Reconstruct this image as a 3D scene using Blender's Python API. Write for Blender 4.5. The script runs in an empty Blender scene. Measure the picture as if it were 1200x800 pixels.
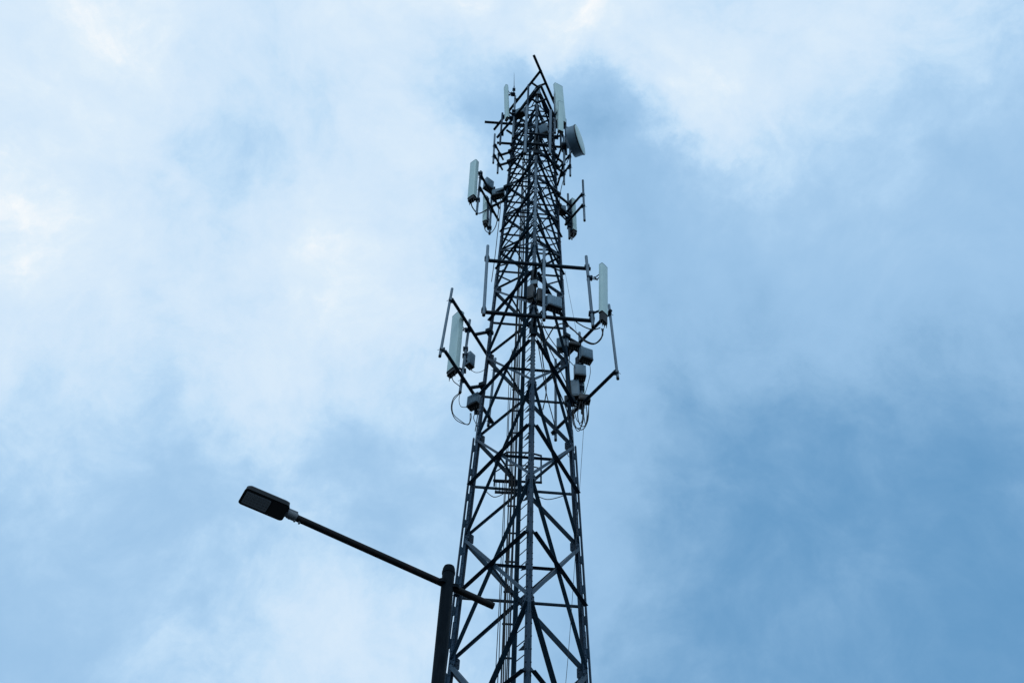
import bpy, bmesh, math, random
from mathutils import Vector, Matrix
random.seed(7)
sc = bpy.context.scene
COL = sc.collection
V = Vector

# ------------------------------------------------------------------ camera
cam_d = bpy.data.cameras.new('camera')
cam_d.sensor_width = 36.0
cam_d.lens = 35.0
cam_d.clip_start = 0.1
cam_d.clip_end = 6000.0
cam = bpy.data.objects.new('camera', cam_d)
COL.objects.link(cam)
pitch, roll = math.radians(50.494), math.radians(2.636)
fw = V((0, math.cos(pitch), math.sin(pitch)))
rt = V((1, 0, 0))
up = rt.cross(fw)
rt, up = rt * math.cos(roll) + up * math.sin(roll), up * math.cos(roll) - rt * math.sin(roll)
cam.matrix_world = Matrix(((rt.x, up.x, -fw.x, 0), (rt.y, up.y, -fw.y, 0), (rt.z, up.z, -fw.z, 1.6), (0, 0, 0, 1)))
sc.camera = cam

# ------------------------------------------------------------------ sky, sun, exposure
SUN_EL, SUN_AZ = math.radians(38), math.radians(188)      # azimuth clockwise from +Y (behind the camera, a little left)
world = bpy.data.worlds.new('World')
sc.world = world
world.use_nodes = True
nt = world.node_tree
nt.nodes.clear()

class NG:
    def __init__(self, tree): self.t = tree
    def n(self, kind, **kw):
        x = self.t.nodes.new(kind)
        for k, v in kw.items(): setattr(x, k, v)
        return x
    def link(self, a, b): self.t.links.new(a, b)
    def put(self, sock, v):
        if hasattr(v, 'is_output'): self.t.links.new(v, sock)
        else: sock.default_value = v
    def math(self, op, a, b=None, c=None, clamp=False):
        x = self.n('ShaderNodeMath', operation=op, use_clamp=clamp)
        for i, v in enumerate((a, b, c)):
            if v is not None: self.put(x.inputs[i], v)
        return x.outputs[0]
    def vec(self, op, a, b=None, scale=None):
        x = self.n('ShaderNodeVectorMath', operation=op)
        self.put(x.inputs[0], a)
        if b is not None: self.put(x.inputs[1], b)
        if scale is not None: self.put(x.inputs['Scale'], scale)
        return x.outputs['Value'] if op in ('DISTANCE', 'DOT_PRODUCT', 'LENGTH') else x.outputs['Vector']
    def noise(self, vec, scale, detail=4.0, rough=0.5, dist=0.0, lac=2.0):
        x = self.n('ShaderNodeTexNoise')
        if vec is not None: self.put(x.inputs['Vector'], vec)
        x.inputs['Scale'].default_value = scale
        x.inputs['Detail'].default_value = detail
        x.inputs['Roughness'].default_value = rough
        x.inputs['Lacunarity'].default_value = lac
        x.inputs['Distortion'].default_value = dist
        return x
    def ramp(self, fac, stops, interp='LINEAR'):
        x = self.n('ShaderNodeValToRGB')
        cr = x.color_ramp
        cr.interpolation = interp
        while len(cr.elements) < len(stops): cr.elements.new(0.5)
        for e, (p, c) in zip(cr.elements, stops): e.position = p; e.color = (*c, 1)
        self.put(x.inputs['Fac'], fac)
        return x.outputs['Color']
    def mix(self, fac, a, b):
        x = self.n('ShaderNodeMix', data_type='RGBA')
        self.put(x.inputs[0], fac); self.put(x.inputs[6], a if hasattr(a, 'is_output') else (*a, 1)); self.put(x.inputs[7], b if hasattr(b, 'is_output') else (*b, 1))
        return x.outputs[2]

def lin(r, g, b):
    f = lambda c: (c / 255 / 12.92) if c / 255 <= 0.04045 else ((c / 255 + 0.055) / 1.055) ** 2.4
    return (f(r), f(g), f(b))

# cloud banks of this sky: direction of the bank's middle, its radius, how much brighter / thicker than the even overcast
BLOBS= [(-0.45, 0.332, 0.829, 0.25, 0.179), (-0.356, 0.343, 0.869, 0.25, 0.18), (-0.135, 0.354, 0.926, 0.25, 0.206), (-0.015, 0.352, 0.936, 0.25, 0.212), (0.106, 0.345, 0.933, 0.25, 0.13), (0.222, 0.333, 0.916, 0.25, 0.121), (0.328, 0.318, 0.889, 0.25, 0.2), (-0.362, 0.45, 0.816, 0.25, -0.026), (-0.253, 0.462, 0.85, 0.25, 0.024), (-0.134, 0.469, 0.873, 0.25, -0.115), (-0.009, 0.468, 0.884, 0.25, -0.059), (0.116, 0.46, 0.881, 0.25, -0.202), (0.235, 0.445, 0.864, 0.25, -0.129), (0.344, 0.425, 0.837, 0.25, -0.037), (0.441, 0.402, 0.802, 0.25, -0.048), (-0.459, 0.534, 0.71, 0.25, 0.128), (-0.362, 0.556, 0.748, 0.25, 0.066), (-0.251, 0.573, 0.78, 0.25, 0.223), (-0.13, 0.582, 0.803, 0.25, 0.189), (-0.003, 0.582, 0.813, 0.25, 0.056), (0.245, 0.555, 0.795, 0.25, 0.052), (0.356, 0.53, 0.769, 0.25, 0.142), (0.453, 0.502, 0.737, 0.25, -0.08), (-0.453, 0.628, 0.633, 0.25, 0.152), (-0.356, 0.654, 0.667, 0.25, -0.097), (-0.245, 0.675, 0.696, 0.25, -0.098), (-0.124, 0.686, 0.717, 0.25, -0.053), (0.003, 0.687, 0.726, 0.25, 0.04), (0.13, 0.677, 0.724, 0.25, -0.085), (0.251, 0.657, 0.711, 0.25, -0.256), (0.362, 0.629, 0.688, 0.25, -0.109), (0.459, 0.595, 0.66, 0.25, -0.191), (-0.344, 0.741, 0.577, 0.25, -0.053), (-0.235, 0.764, 0.602, 0.25, 0.172), (-0.116, 0.777, 0.619, 0.25, -0.044), (0.009, 0.778, 0.628, 0.25, 0.052), (0.134, 0.768, 0.626, 0.25, -0.078), (0.253, 0.746, 0.616, 0.25, -0.027), (0.362, 0.716, 0.598, 0.25, 0.032), (0.458, 0.679, 0.574, 0.25, -0.092), (-0.424, 0.781, 0.458, 0.25, -0.061), (-0.328, 0.812, 0.482, 0.25, -0.028), (-0.222, 0.836, 0.502, 0.25, 0.043), (-0.106, 0.85, 0.516, 0.25, 0.09), (0.015, 0.852, 0.524, 0.25, 0.028), (0.135, 0.841, 0.523, 0.25, -0.17), (0.251, 0.819, 0.516, 0.25, -0.178), (0.356, 0.788, 0.502, 0.25, -0.113), (0.45, 0.75, 0.484, 0.25, -0.298), (-0.459, 0.481, 0.747, 0.1, 0.215), (-0.422, 0.537, 0.731, 0.1, 0.073), (-0.435, 0.503, 0.747, 0.1, 0.025), (0.07, 0.528, 0.846, 0.1, 0.037), (0.138, 0.436, 0.889, 0.1, -0.021), (-0.37, 0.351, 0.86, 0.1, 0.103), (0.169, 0.414, 0.894, 0.1, 0.344), (0.068, 0.376, 0.924, 0.1, 0.251), (0.197, 0.458, 0.867, 0.1, 0.175), (-0.172, 0.559, 0.811, 0.1, 0.059), (-0.138, 0.595, 0.792, 0.1, 0.028), (-0.101, 0.476, 0.873, 0.1, 0.167), (0.047, 0.436, 0.899, 0.1, -0.181), (-0.045, 0.418, 0.907, 0.1, -0.166), (-0.291, 0.473, 0.832, 0.1, -0.082), (-0.283, 0.515, 0.809, 0.1, -0.107), (-0.153, 0.731, 0.665, 0.1, -0.068), (-0.2, 0.737, 0.645, 0.1, 0.07), (-0.099, 0.783, 0.614, 0.1, -0.105), (-0.127, 0.814, 0.566, 0.1, 0.062), (0.035, 0.648, 0.761, 0.1, -0.064), (0.283, 0.702, 0.654, 0.1, -0.032), (0.21, 0.512, 0.833, 0.1, 0.088), (0.263, 0.363, 0.894, 0.1, 0.098), (-0.246, 0.669, 0.702, 0.1, 0.177), (-0.012, 0.568, 0.823, 0.1, -0.099), (-0.357, 0.773, 0.525, 0.1, -0.036), (0.376, 0.459, 0.805, 0.1, -0.043)]
g = NG(nt)
tc = g.n('ShaderNodeTexCoord')
d0 = tc.outputs['Generated']
w1 = g.vec('SUBTRACT', g.noise(d0, 4.6, 2.0, 0.5).outputs['Color'], (0.5, 0.5, 0.5))
w2 = g.vec('SUBTRACT', g.noise(d0, 15.0, 6.0, 0.64).outputs['Color'], (0.5, 0.5, 0.5))
d1 = g.vec('ADD', g.vec('ADD', d0, g.vec('SCALE', w1, scale=0.03)), g.vec('SCALE', w2, scale=0.10))
acc = 0.5
for (x, y, z, R, amp) in BLOBS:
    dd = g.vec('DISTANCE', d1, (x, y, z))
    mr = g.n('ShaderNodeMapRange', interpolation_type='SMOOTHSTEP')
    g.put(mr.inputs['Value'], dd)
    mr.inputs['From Min'].default_value = 0.0
    mr.inputs['From Max'].default_value = R
    mr.inputs['To Min'].default_value = amp
    mr.inputs['To Max'].default_value = 0.0
    acc = g.math('ADD', acc, mr.outputs['Result'])
wv = g.vec('ADD', d0, g.vec('SCALE', w1, scale=0.16))
fine = g.noise(wv, 9.0, 9.0, 0.58, 0.15).outputs['Fac']
fine2 = g.noise(g.vec('ADD', wv, g.vec('SCALE', w2, scale=0.05)), 24.0, 7.0, 0.64).outputs['Fac']
acc = g.math('ADD', acc, g.math('MULTIPLY', g.math('SUBTRACT', fine, 0.5), 0.37))
# broken billows show most where the cloud is bright, the thick grey parts stay smoother
amt = g.math('ADD', 0.12, g.math('MULTIPLY', g.math('SUBTRACT', acc, 0.4, clamp=True), 0.55))
acc = g.math('ADD', acc, g.math('MULTIPLY', g.math('SUBTRACT', fine2, 0.5), amt))
# terraced a little: sheets of cloud with firmer edges between them
tw = 2 * math.pi * 2.6
acc = g.math('SUBTRACT', acc, g.math('MULTIPLY', g.math('SINE', g.math('MULTIPLY', acc, tw)), 0.5 / tw))
cloud = g.ramp(acc, [(0.0, lin(100, 153, 198)), (0.107, lin(117, 165, 207)), (0.253, lin(138, 181, 219)), (0.38, lin(156, 196, 232)), (0.52, lin(177, 212, 243)), (0.633, lin(195, 224, 249)), (0.747, lin(212, 233, 252)), (0.827, lin(224, 240, 253)), (1.0, lin(250, 253, 255))])
sky = g.n('ShaderNodeTexSky')
sky.sky_type = 'NISHITA'
sky.sun_disc = False
sky.sun_elevation = SUN_EL
sky.sun_rotation = SUN_AZ
blue = g.vec('SCALE', sky.outputs[0], scale=0.1)
col = g.mix(0.985, blue, cloud)
bg = g.n('ShaderNodeBackground')
g.link(col, bg.inputs['Color'])
bg.inputs['Strength'].default_value = 1.0
wo = g.n('ShaderNodeOutputWorld')
g.link(bg.outputs[0], wo.inputs['Surface'])

sun_d = bpy.data.lights.new('sun', 'SUN')
sun_d.energy = 0.7
sun_d.angle = math.radians(25)
sun_d.color = (0.80, 0.93, 1.0)
sun = bpy.data.objects.new('sun', sun_d)
COL.objects.link(sun)
sun_dir = V((math.sin(SUN_AZ) * math.cos(SUN_EL), math.cos(SUN_AZ) * math.cos(SUN_EL), math.sin(SUN_EL)))
sun.rotation_euler = sun_dir.to_track_quat('Z', 'Y').to_euler()
sun.location = (0, -30, 60)

world.cycles.sampling_method = 'MANUAL'
world.cycles.sample_map_resolution = 256
sc.view_settings.view_transform = 'Standard'
sc.view_settings.look = 'None'
sc.view_settings.exposure = 0.0
sc.view_settings.gamma = 1.0
sc.view_settings.use_curve_mapping = False

# ------------------------------------------------------------------ materials
def material(name, c1, c2, rough=0.6, metal=0.0, scale=6.0, bump=0.15, per_object=0.0, stain=None, spec=0.5):
    m = bpy.data.materials.new(name)
    m.use_nodes = True
    t = m.node_tree
    q = NG(t)
    b = t.nodes['Principled BSDF']
    geo = q.n('ShaderNodeNewGeometry').outputs['Position']
    no = q.noise(geo, scale, 6.0, 0.62)
    fac = q.math('SUBTRACT', q.math('MULTIPLY', no.outputs['Fac'], 2.2), 0.6, clamp=True)
    if per_object:
        oi = q.n('ShaderNodeObjectInfo').outputs['Random']
        fac = q.math('ADD', fac, q.math('MULTIPLY', q.math('SUBTRACT', oi, 0.5), per_object), clamp=True)
    c = q.mix(fac, c1, c2)
    if stain:
        sx = q.vec('MULTIPLY', geo, (7.0, 7.0, 1.1))
        sn = q.noise(sx, 1.0, 6.0, 0.65).outputs['Fac']
        sf = q.math('MULTIPLY', q.math('SUBTRACT', sn, stain[1], clamp=True), stain[2], clamp=True)
        c = q.mix(sf, c, stain[0])
    q.link(c, b.inputs['Base Color'])
    b.inputs['Metallic'].default_value = metal
    b.inputs['Specular IOR Level'].default_value = spec
    q.put(b.inputs['Roughness'], q.math('ADD', q.math('MULTIPLY', no.outputs['Fac'], 0.2), rough - 0.1))
    if bump:
        bp = q.n('ShaderNodeBump')
        bp.inputs['Strength'].default_value = bump
        bp.inputs['Distance'].default_value = 0.01
        q.link(q.noise(geo, scale * 9, 4.0, 0.6).outputs['Fac'], bp.inputs['Height'])
        q.link(bp.outputs['Normal'], b.inputs['Normal'])
    return m

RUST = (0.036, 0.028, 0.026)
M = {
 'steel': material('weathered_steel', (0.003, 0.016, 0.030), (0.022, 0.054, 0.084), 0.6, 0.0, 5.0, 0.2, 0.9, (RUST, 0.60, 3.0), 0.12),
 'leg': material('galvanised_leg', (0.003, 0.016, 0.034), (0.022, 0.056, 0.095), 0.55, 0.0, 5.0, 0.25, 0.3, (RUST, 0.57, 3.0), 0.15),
 'plate': material('zinc_plate_lit_brace', (0.010, 0.030, 0.052), (0.036, 0.075, 0.112), 0.5, 0.0, 5.0, 0.15, 0.6, (RUST, 0.6, 2.5), 0.2),
 'bright': material('zinc_pipe', (0.060, 0.105, 0.145), (0.13, 0.195, 0.25), 0.5, 0.0, 4.0, 0.15, 0.5, ((0.11, 0.10, 0.09), 0.60, 3.0)),
 'rail': material('shaded_pipe', (0.001, 0.007, 0.013), (0.009, 0.024, 0.038), 0.6, 0.0, 4.0, 0.2, 0.4, (RUST, 0.6, 3.0), 0.12),  # rails: shade of their undersides put into the dark colour, plus rust streaks
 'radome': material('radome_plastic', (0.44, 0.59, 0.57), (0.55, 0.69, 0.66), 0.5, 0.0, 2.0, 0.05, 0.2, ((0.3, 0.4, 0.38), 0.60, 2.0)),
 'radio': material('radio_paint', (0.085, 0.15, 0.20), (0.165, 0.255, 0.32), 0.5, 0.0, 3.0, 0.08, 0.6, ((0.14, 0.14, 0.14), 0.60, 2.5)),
 'radiodark': material('radio_fins', (0.010, 0.015, 0.020), (0.028, 0.037, 0.046), 0.55, 0.0, 4.0, 0.1, 0.3),
 'black': material('black_plastic', (0.006, 0.007, 0.008), (0.016, 0.017, 0.018), 0.6, 0.0, 8.0, 0.1, spec=0.3),
 'cable': material('cable_jacket', (0.006, 0.007, 0.008), (0.016, 0.017, 0.019), 0.6, 0.0, 6.0, 0.0, spec=0.3),
 'pole': material('lamp_pole_paint', (0.001, 0.004, 0.007), (0.006, 0.011, 0.016), 0.65, 0.0, 9.0, 0.35, 0.0, ((0.018, 0.021, 0.024), 0.52, 6.0), spec=0.05),
 'arm': material('lamp_arm_paint', (0.004, 0.005, 0.006), (0.012, 0.011, 0.012), 0.6, 0.0, 9.0, 0.25, 0.0, ((0.045, 0.015, 0.013), 0.53, 4.0), spec=0.15),
 'lamphead': material('lamp_housing', (0.004, 0.005, 0.006), (0.010, 0.012, 0.014), 0.5, 0.0, 5.0, 0.1, spec=0.2),
 'lampgrey': material('lamp_grey_casting', (0.05, 0.06, 0.072), (0.10, 0.115, 0.13), 0.5, 0.1, 5.0, 0.1),
 'lens': material('lamp_lens', (0.18, 0.205, 0.23), (0.23, 0.255, 0.28), 0.35, 0.0, 14.0, 0.0),
 'led': material('led_chip', (0.16, 0.17, 0.18), (0.19, 0.20, 0.205), 0.4, 0.0, 14.0, 0.0),
 'concrete': material('concrete', (0.24, 0.235, 0.22), (0.36, 0.35, 0.33), 0.85, 0.0, 3.0, 0.4),
 'soil': material('dark_gravel', (0.045, 0.046, 0.047), (0.075, 0.076, 0.075), 0.9, 0.0, 0.8, 0.5),
}

# ------------------------------------------------------------------ mesh helpers (world coordinates; obj() makes them relative to the thing)
def perp(u):
    a = V((0, 0, 1)) if abs(u.z) < 0.9 else V((0, 1, 0))
    x = u.cross(a).normalized()
    return x, u.cross(x).normalized()

def tube(bm, p0, p1, r, n=10, r1=None):
    p0, p1 = V(p0), V(p1)
    u = (p1 - p0).normalized()
    x, y = perp(u)
    r1 = r if r1 is None else r1
    A = [bm.verts.new(p0 + (x * math.cos(k * 2 * math.pi / n) + y * math.sin(k * 2 * math.pi / n)) * r) for k in range(n)]
    B = [bm.verts.new(p1 + (x * math.cos(k * 2 * math.pi / n) + y * math.sin(k * 2 * math.pi / n)) * r1) for k in range(n)]
    for k in range(n):
        bm.faces.new((A[k], A[(k + 1) % n], B[(k + 1) % n], B[k]))
    bm.faces.new(A[::-1]); bm.faces.new(B)

def prism(bm, p0, p1, prof):
    """extrude a closed profile (list of offset vectors) from p0 to p1"""
    A = [bm.verts.new(V(p0) + o) for o in prof]
    B = [bm.verts.new(V(p1) + o) for o in prof]
    n = len(prof)
    for k in range(n):
        bm.faces.new((A[k], A[(k + 1) % n], B[(k + 1) % n], B[k]))
    bm.faces.new(A[::-1]); bm.faces.new(B)

def angle_bar(bm, p0, p1, a, b, wa, wb, t):
    """steel angle: flange wa along a, flange wb along b, heel on p0-p1"""
    a, b = a.normalized(), b.normalized()
    prism(bm, p0, p1, [V((0, 0, 0)), a * wa, a * wa + b * t, a * t + b * t, a * t + b * wb, b * wb])

def box(bm, c, ax, ay, az, sx, sy, sz, bev=0.0):
    c = V(c)
    vs = []
    for i in (-1, 1):
        for j in (-1, 1):
            for k in (-1, 1):
                vs.append(bm.verts.new(c + ax * (i * sx / 2) + ay * (j * sy / 2) + az * (k * sz / 2)))
    fs = [(0, 1, 3, 2), (4, 6, 7, 5), (0, 4, 5, 1), (2, 3, 7, 6), (0, 2, 6, 4), (1, 5, 7, 3)]
    faces = [bm.faces.new([vs[i] for i in f]) for f in fs]
    if bev:
        es = {e for f in faces for e in f.edges}
        bmesh.ops.bevel(bm, geom=list(es), offset=bev, segments=2, affect='EDGES', profile=0.5)

def sweep(bm, pts, r, n=6, sub=6):
    pts = [V(p) for p in pts]
    P = []
    m = len(pts)
    for i in range(m - 1):
        a = pts[max(i - 1, 0)]; b = pts[i]; c = pts[i + 1]; d = pts[min(i + 2, m - 1)]
        for s in range(sub):
            t = s / sub
            P.append(0.5 * ((2 * b) + (c - a) * t + (2 * a - 5 * b + 4 * c - d) * t * t + (3 * b - a - 3 * c + d) * t ** 3))
    P.append(pts[-1])
    x, y = perp((P[1] - P[0]).normalized())
    rings = []
    for i, p in enumerate(P):
        u = (P[min(i + 1, len(P) - 1)] - P[max(i - 1, 0)]).normalized()
        x = (x - u * x.dot(u)).normalized(); y = u.cross(x)
        rings.append([bm.verts.new(p + (x * math.cos(k * 2 * math.pi / n) + y * math.sin(k * 2 * math.pi / n)) * r) for k in range(n)])
    for A, B in zip(rings, rings[1:]):
        for k in range(n):
            bm.faces.new((A[k], A[(k + 1) % n], B[(k + 1) % n], B[k]))
    bm.faces.new(rings[0][::-1]); bm.faces.new(rings[-1])

def lathe(bm, origin, axis, prof, n=28):
    """prof = list of (distance along axis, radius)"""
    origin = V(origin)
    x, y = perp(axis)
    rings = []
    for h, r in prof:
        c = origin + axis * h
        if r < 1e-5: rings.append([bm.verts.new(c)])
        else: rings.append([bm.verts.new(c + (x * math.cos(k * 2 * math.pi / n) + y * math.sin(k * 2 * math.pi / n)) * r) for k in range(n)])
    for A, B in zip(rings, rings[1:]):
        if len(A) == 1 and len(B) == 1: continue
        for k in range(n):
            k2 = (k + 1) % n
            if len(A) == 1: bm.faces.new((A[0], B[k2], B[k]))
            elif len(B) == 1: bm.faces.new((A[k], A[k2], B[0]))
            else: bm.faces.new((A[k], A[k2], B[k2], B[k]))

class Shape:
    def __init__(self): self.bm = bmesh.new()
    def __getattr__(self, k):
        f = {'tube': tube, 'prism': prism, 'angle': angle_bar, 'box': box, 'sweep': sweep, 'lathe': lathe}[k]
        def go(*a, **kw):
            f(self.bm, *a, **kw)
            return self
        return go

def thing(name, label, cat, loc, group=None):
    o = bpy.data.objects.new(name, None)
    o.empty_display_size = 0.2
    o.location = loc
    COL.objects.link(o)
    o['label'] = label; o['category'] = cat
    if group: o['group'] = group
    return o

def root_of(p):
    while p.parent: p = p.parent
    return p

def obj(name, shape, mat, parent=None, kind=None, origin=None):
    bm = shape.bm
    bmesh.ops.recalc_face_normals(bm, faces=bm.faces)
    o0 = V(root_of(parent).location) if parent else V(origin or (0, 0, 0))
    bmesh.ops.translate(bm, verts=bm.verts, vec=-o0)
    me = bpy.data.meshes.new(name)
    bm.to_mesh(me); bm.free()
    me.materials.append(M[mat])
    for p in me.polygons: p.use_smooth = True
    me.set_sharp_from_angle(angle=math.radians(38))
    o = bpy.data.objects.new(name, me)
    COL.objects.link(o)
    if parent: o.parent = parent
    else: o.location = o0
    if kind: o['kind'] = kind
    return o

def tag(o, label, cat, group=None):
    o['label'] = label; o['category'] = cat
    if group: o['group'] = group
    return o

Z = V((0, 0, 1))
# ------------------------------------------------------------------ tower geometry
AX = V((0.548, 20.0, 0))
PSI = 0.0448
ANG = {'N': math.radians(-90) + PSI, 'R': math.radians(30) + PSI, 'L': math.radians(150) + PSI}
def radial(l): return V((math.cos(ANG[l]), math.sin(ANG[l]), 0))
def tang(l): r = radial(l); return V((-r.y, r.x, 0))
def radius(z): return 2.3617 - 0.033806 * (z - 1.6)      # circumradius at the legs' outer ridge
def leg(l, z, extra=0.0): return AX + radial(l) * (radius(z) + extra) + Z * z
def at(l, ex, t, z, zr): return AX + radial(l) * (radius(zr) - 0.08 + ex) + tang(l) * t + Z * z

# ------------------------------------------------------------------ ground
gs = Shape()
S_ = 3000
vs = [gs.bm.verts.new(p) for p in ((-S_, -S_, 0), (S_, -S_, 0), (S_, S_, 0), (-S_, S_, 0))]
gs.bm.faces.new(vs)
ground = obj('ground', gs, 'soil')
ground['kind'] = 'structure'

# ------------------------------------------------------------------ lattice tower
tower = thing('lattice_tower', 'tall tapering three-legged galvanised steel lattice tower carrying the antennas', 'tower', (AX.x, AX.y, 0))
LEVELS = [0.25, 3.76, 7.46, 11.16, 14.86, 18.56, 22.22, 25.85, 29.39, 31.74, 34.06, 36.25, 38.35, 40.35, 42.25]
TOP = 42.3
HEAVY = 22.45
UPL = (leg('N', 40) - leg('N', 0)).normalized()

def leg_v(sh, l, z0, z1, b, t, ex=0.0):
    """bent 60-degree leg angle with its ridge outwards"""
    r = radial(l)
    f1 = (-r).copy(); f1.rotate(Matrix.Rotation(math.radians(30), 3, 'Z'))
    f2 = (-r).copy(); f2.rotate(Matrix.Rotation(math.radians(-30), 3, 'Z'))
    n1 = Matrix.Rotation(math.radians(-90), 3, 'Z') @ f1
    n2 = Matrix.Rotation(math.radians(90), 3, 'Z') @ f2
    if n1.dot(-r) < 0: n1 = -n1
    if n2.dot(-r) < 0: n2 = -n2
    prof = [V((0, 0, 0)), f1 * b, f1 * b + n1 * t, -r * (2 * t), f2 * b + n2 * t, f2 * b]
    sh.prism(leg(l, z0, ex), leg(l, z1, ex), prof)

for l in 'LRN':
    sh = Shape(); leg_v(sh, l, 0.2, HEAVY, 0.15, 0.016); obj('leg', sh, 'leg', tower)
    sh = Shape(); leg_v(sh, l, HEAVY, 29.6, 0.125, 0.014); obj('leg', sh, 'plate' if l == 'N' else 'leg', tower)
    sh = Shape(); leg_v(sh, l, 29.6, TOP, 0.12, 0.014); obj('leg', sh, 'bright' if l == 'N' else 'leg', tower)   # newer galvanised top section
    sh = Shape()
    leg_v(sh, l, 0.2, 22.3, 0.062 if l != 'N' else 0.075, 0.012, 0.105 if l != 'N' else 0.09)
    obj('reinforcing_angle', sh, 'leg', tower)
    z = 0.7
    while z < 22.2:
        sh = Shape()
        sh.box(leg(l, z, 0.045), radial(l), tang(l), UPL, 0.075, 0.035, 0.26)
        obj('batten_plate', sh, 'steel', tower)
        z += 0.92
    sh = Shape()
    sh.box(leg(l, 0.1), radial(l), tang(l), Z, 0.9, 0.9, 0.24, 0.02)
    obj('footing', sh, 'concrete', tower)
    # splice plates with their bolt rows at the section joints
    for zs in (8.6, 15.6, 22.5, 29.9, 35.2, 39.6):
        sh = Shape()
        leg_v(sh, l, zs - 0.42, zs + 0.42, 0.118 if zs > 22 else 0.14, 0.012, 0.016)
        obj('splice_plate', sh, 'plate' if zs > 16 else 'leg', tower)
    # bolt heads along both flanges
    sh = Shape()
    z = 12.6
    while z < TOP:
        for s in (-1, 1):
            f = (-radial(l)).copy(); f.rotate(Matrix.Rotation(math.radians(30 * s), 3, 'Z'))
            nn = Matrix.Rotation(math.radians(90 * s), 3, 'Z') @ f
            if nn.dot(radial(l)) < 0: nn = -nn
            p = leg(l, z) + f * 0.095
            sh.tube(p, p + nn * 0.028, 0.016, 6)
        z += 0.16 if (z % 3.7) < 1.3 else 0.32
    obj('bolt_heads', sh, 'plate', tower, kind='stuff')

FACES = [('L', 'N'), ('N', 'R'), ('R', 'L')]
GB = Shape()
def face_normal(a, b):
    m = (leg(a, 20) + leg(b, 20)) / 2 - AX
    m.z = 0
    return m.normalized()

def brace(name, p0, p1, n, w, style, mat, inset=0.0, off=0.0):
    p0, p1 = V(p0), V(p1)
    u = (p1 - p0).normalized()
    v = n.cross(u).normalized()
    if v.z < 0: v = -v
    p0 = p0 + u * inset + n * off; p1 = p1 - u * inset + n * off
    sh = Shape()
    if style == 'flat_out':       # flange in the face plane outside, other flange turned inwards along the upper edge
        sh.angle(p0 + v * w / 2, p1 + v * w / 2, -v, -n, w, w * 0.9, 0.011)
    else:                         # outstanding flange outwards along the lower edge
        sh.angle(p0 - v * w / 2, p1 - v * w / 2, n, v, w, w * 0.9, 0.011)
    return obj(name, sh, mat, tower)

for i in range(len(LEVELS) - 1):
    z0, z1 = LEVELS[i], LEVELS[i + 1]
    zm = (z0 + z1) / 2 + (0.04 if i < 8 else 0)
    big = i < 8
    for (a, b) in FACES:
        n = face_normal(a, b)
        back = (a, b) == ('R', 'L')
        w = 0.13 if i < 4 else 0.105 if i == 4 else 0.092 if big else 0.082
        # two diagonals; the one that falls towards the near leg lies outside
        up_a, lo_b = leg(a, z1), leg(b, z0)
        up_b, lo_a = leg(b, z1), leg(a, z0)
        if b == 'N': first, second = (up_a, lo_b), (up_b, lo_a)
        elif a == 'N': first, second = (up_b, lo_a), (up_a, lo_b)
        else: first, second = (up_a, lo_b), (up_b, lo_a)
        brace('diagonal_brace', *first, n, w * .74, 'flat_out', 'plate' if (big and not back) else 'steel', 0.12, 0.012)  # front braces paler: light caught by the outer flange put into the colour
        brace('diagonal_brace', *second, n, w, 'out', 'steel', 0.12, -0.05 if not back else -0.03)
        # horizontal strut through the crossing
        w2 = (0.115 if big else 0.08) if not back else (0.06 if big else 0.055)
        brace('horizontal_strut', leg(a, zm), leg(b, zm), n, w2, 'out', 'steel', 0.05, 0.03 if not back else 0.0)
        # gusset plates at the upper nodes
        for l, o in ((a, b), (b, a)):
            e = (leg(o, z1) - leg(l, z1)).normalized()
            s = 0.34 if big else 0.22
            c = leg(l, z1) + e * (0.08 + s * 0.2) - n * 0.012
            sh = Shape()
            vv = n.cross(e).normalized()
            if vv.z < 0: vv = -vv
            k = s / 2
            pr = [e * -k * .6 + vv * k * 1.1, e * k * .45 + vv * k * .95, e * k * .7 + vv * k * .7, e * k * .7 - vv * k * .7, e * k * .45 - vv * k * .95, e * -k * .6 - vv * k * 1.1]
            sh.prism(c - n * 0.007, c + n * 0.007, pr)
            if i >= 2:
                for bx_, bz_ in ((-.3, .7), (-.3, 0), (-.3, -.7), (.3, .55), (.45, 0), (.3, -.55)):
                    q = c + e * k * bx_ + vv * k * bz_
                    GB.tube(q - n * .03, q + n * .034, .015, 6)
            obj('gusset_plate', sh, 'plate' if i > 6 and not back else 'leg', tower)
    if not big:   # short redundant members that stiffen the slender head
        for (a, b) in FACES:
            n = face_normal(a, b)
            mid = (leg(a, zm) + leg(b, zm)) / 2
            for l in (a, b):
                for za, zb in ((z0, zm), (z1, zm)):
                    o = b if l == a else a
                    dp = leg(l, za) * .5 + leg(o, z0 + z1 - za) * .0 + mid * .5
                    brace('redundant_brace', dp, leg(l, (za + zb) / 2 + (zb - za) * .3), n, 0.042, 'out', 'steel', 0.01, -0.02)
    if not big:   # light horizontal at every node level of the slender head
        for (a, b) in FACES:
            brace('horizontal_strut', leg(a, z1), leg(b, z1), face_normal(a, b), 0.05, 'flat_out', 'steel', 0.05, -0.035)
    # plan bracing: triangle between the three crossings
    if i >= 2:
        mids = {f: (leg(f[0], zm) + leg(f[1], zm)) / 2 for f in FACES}
        for f, h in ((FACES[0], FACES[1]), (FACES[1], FACES[2]), (FACES[2], FACES[0])):
            p, q = mids[f], mids[h]
            u = (q - p).normalized()
            sh = Shape()
            side = u.cross(Z).normalized()
            ww = 0.06 if big else 0.045
            sh.angle(p + u * .05, q - u * .05, side, -Z, ww, ww, 0.008)
            obj('plan_brace', sh, 'steel', tower)
obj('gusset_bolts', GB, 'plate', tower, kind='stuff')
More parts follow.
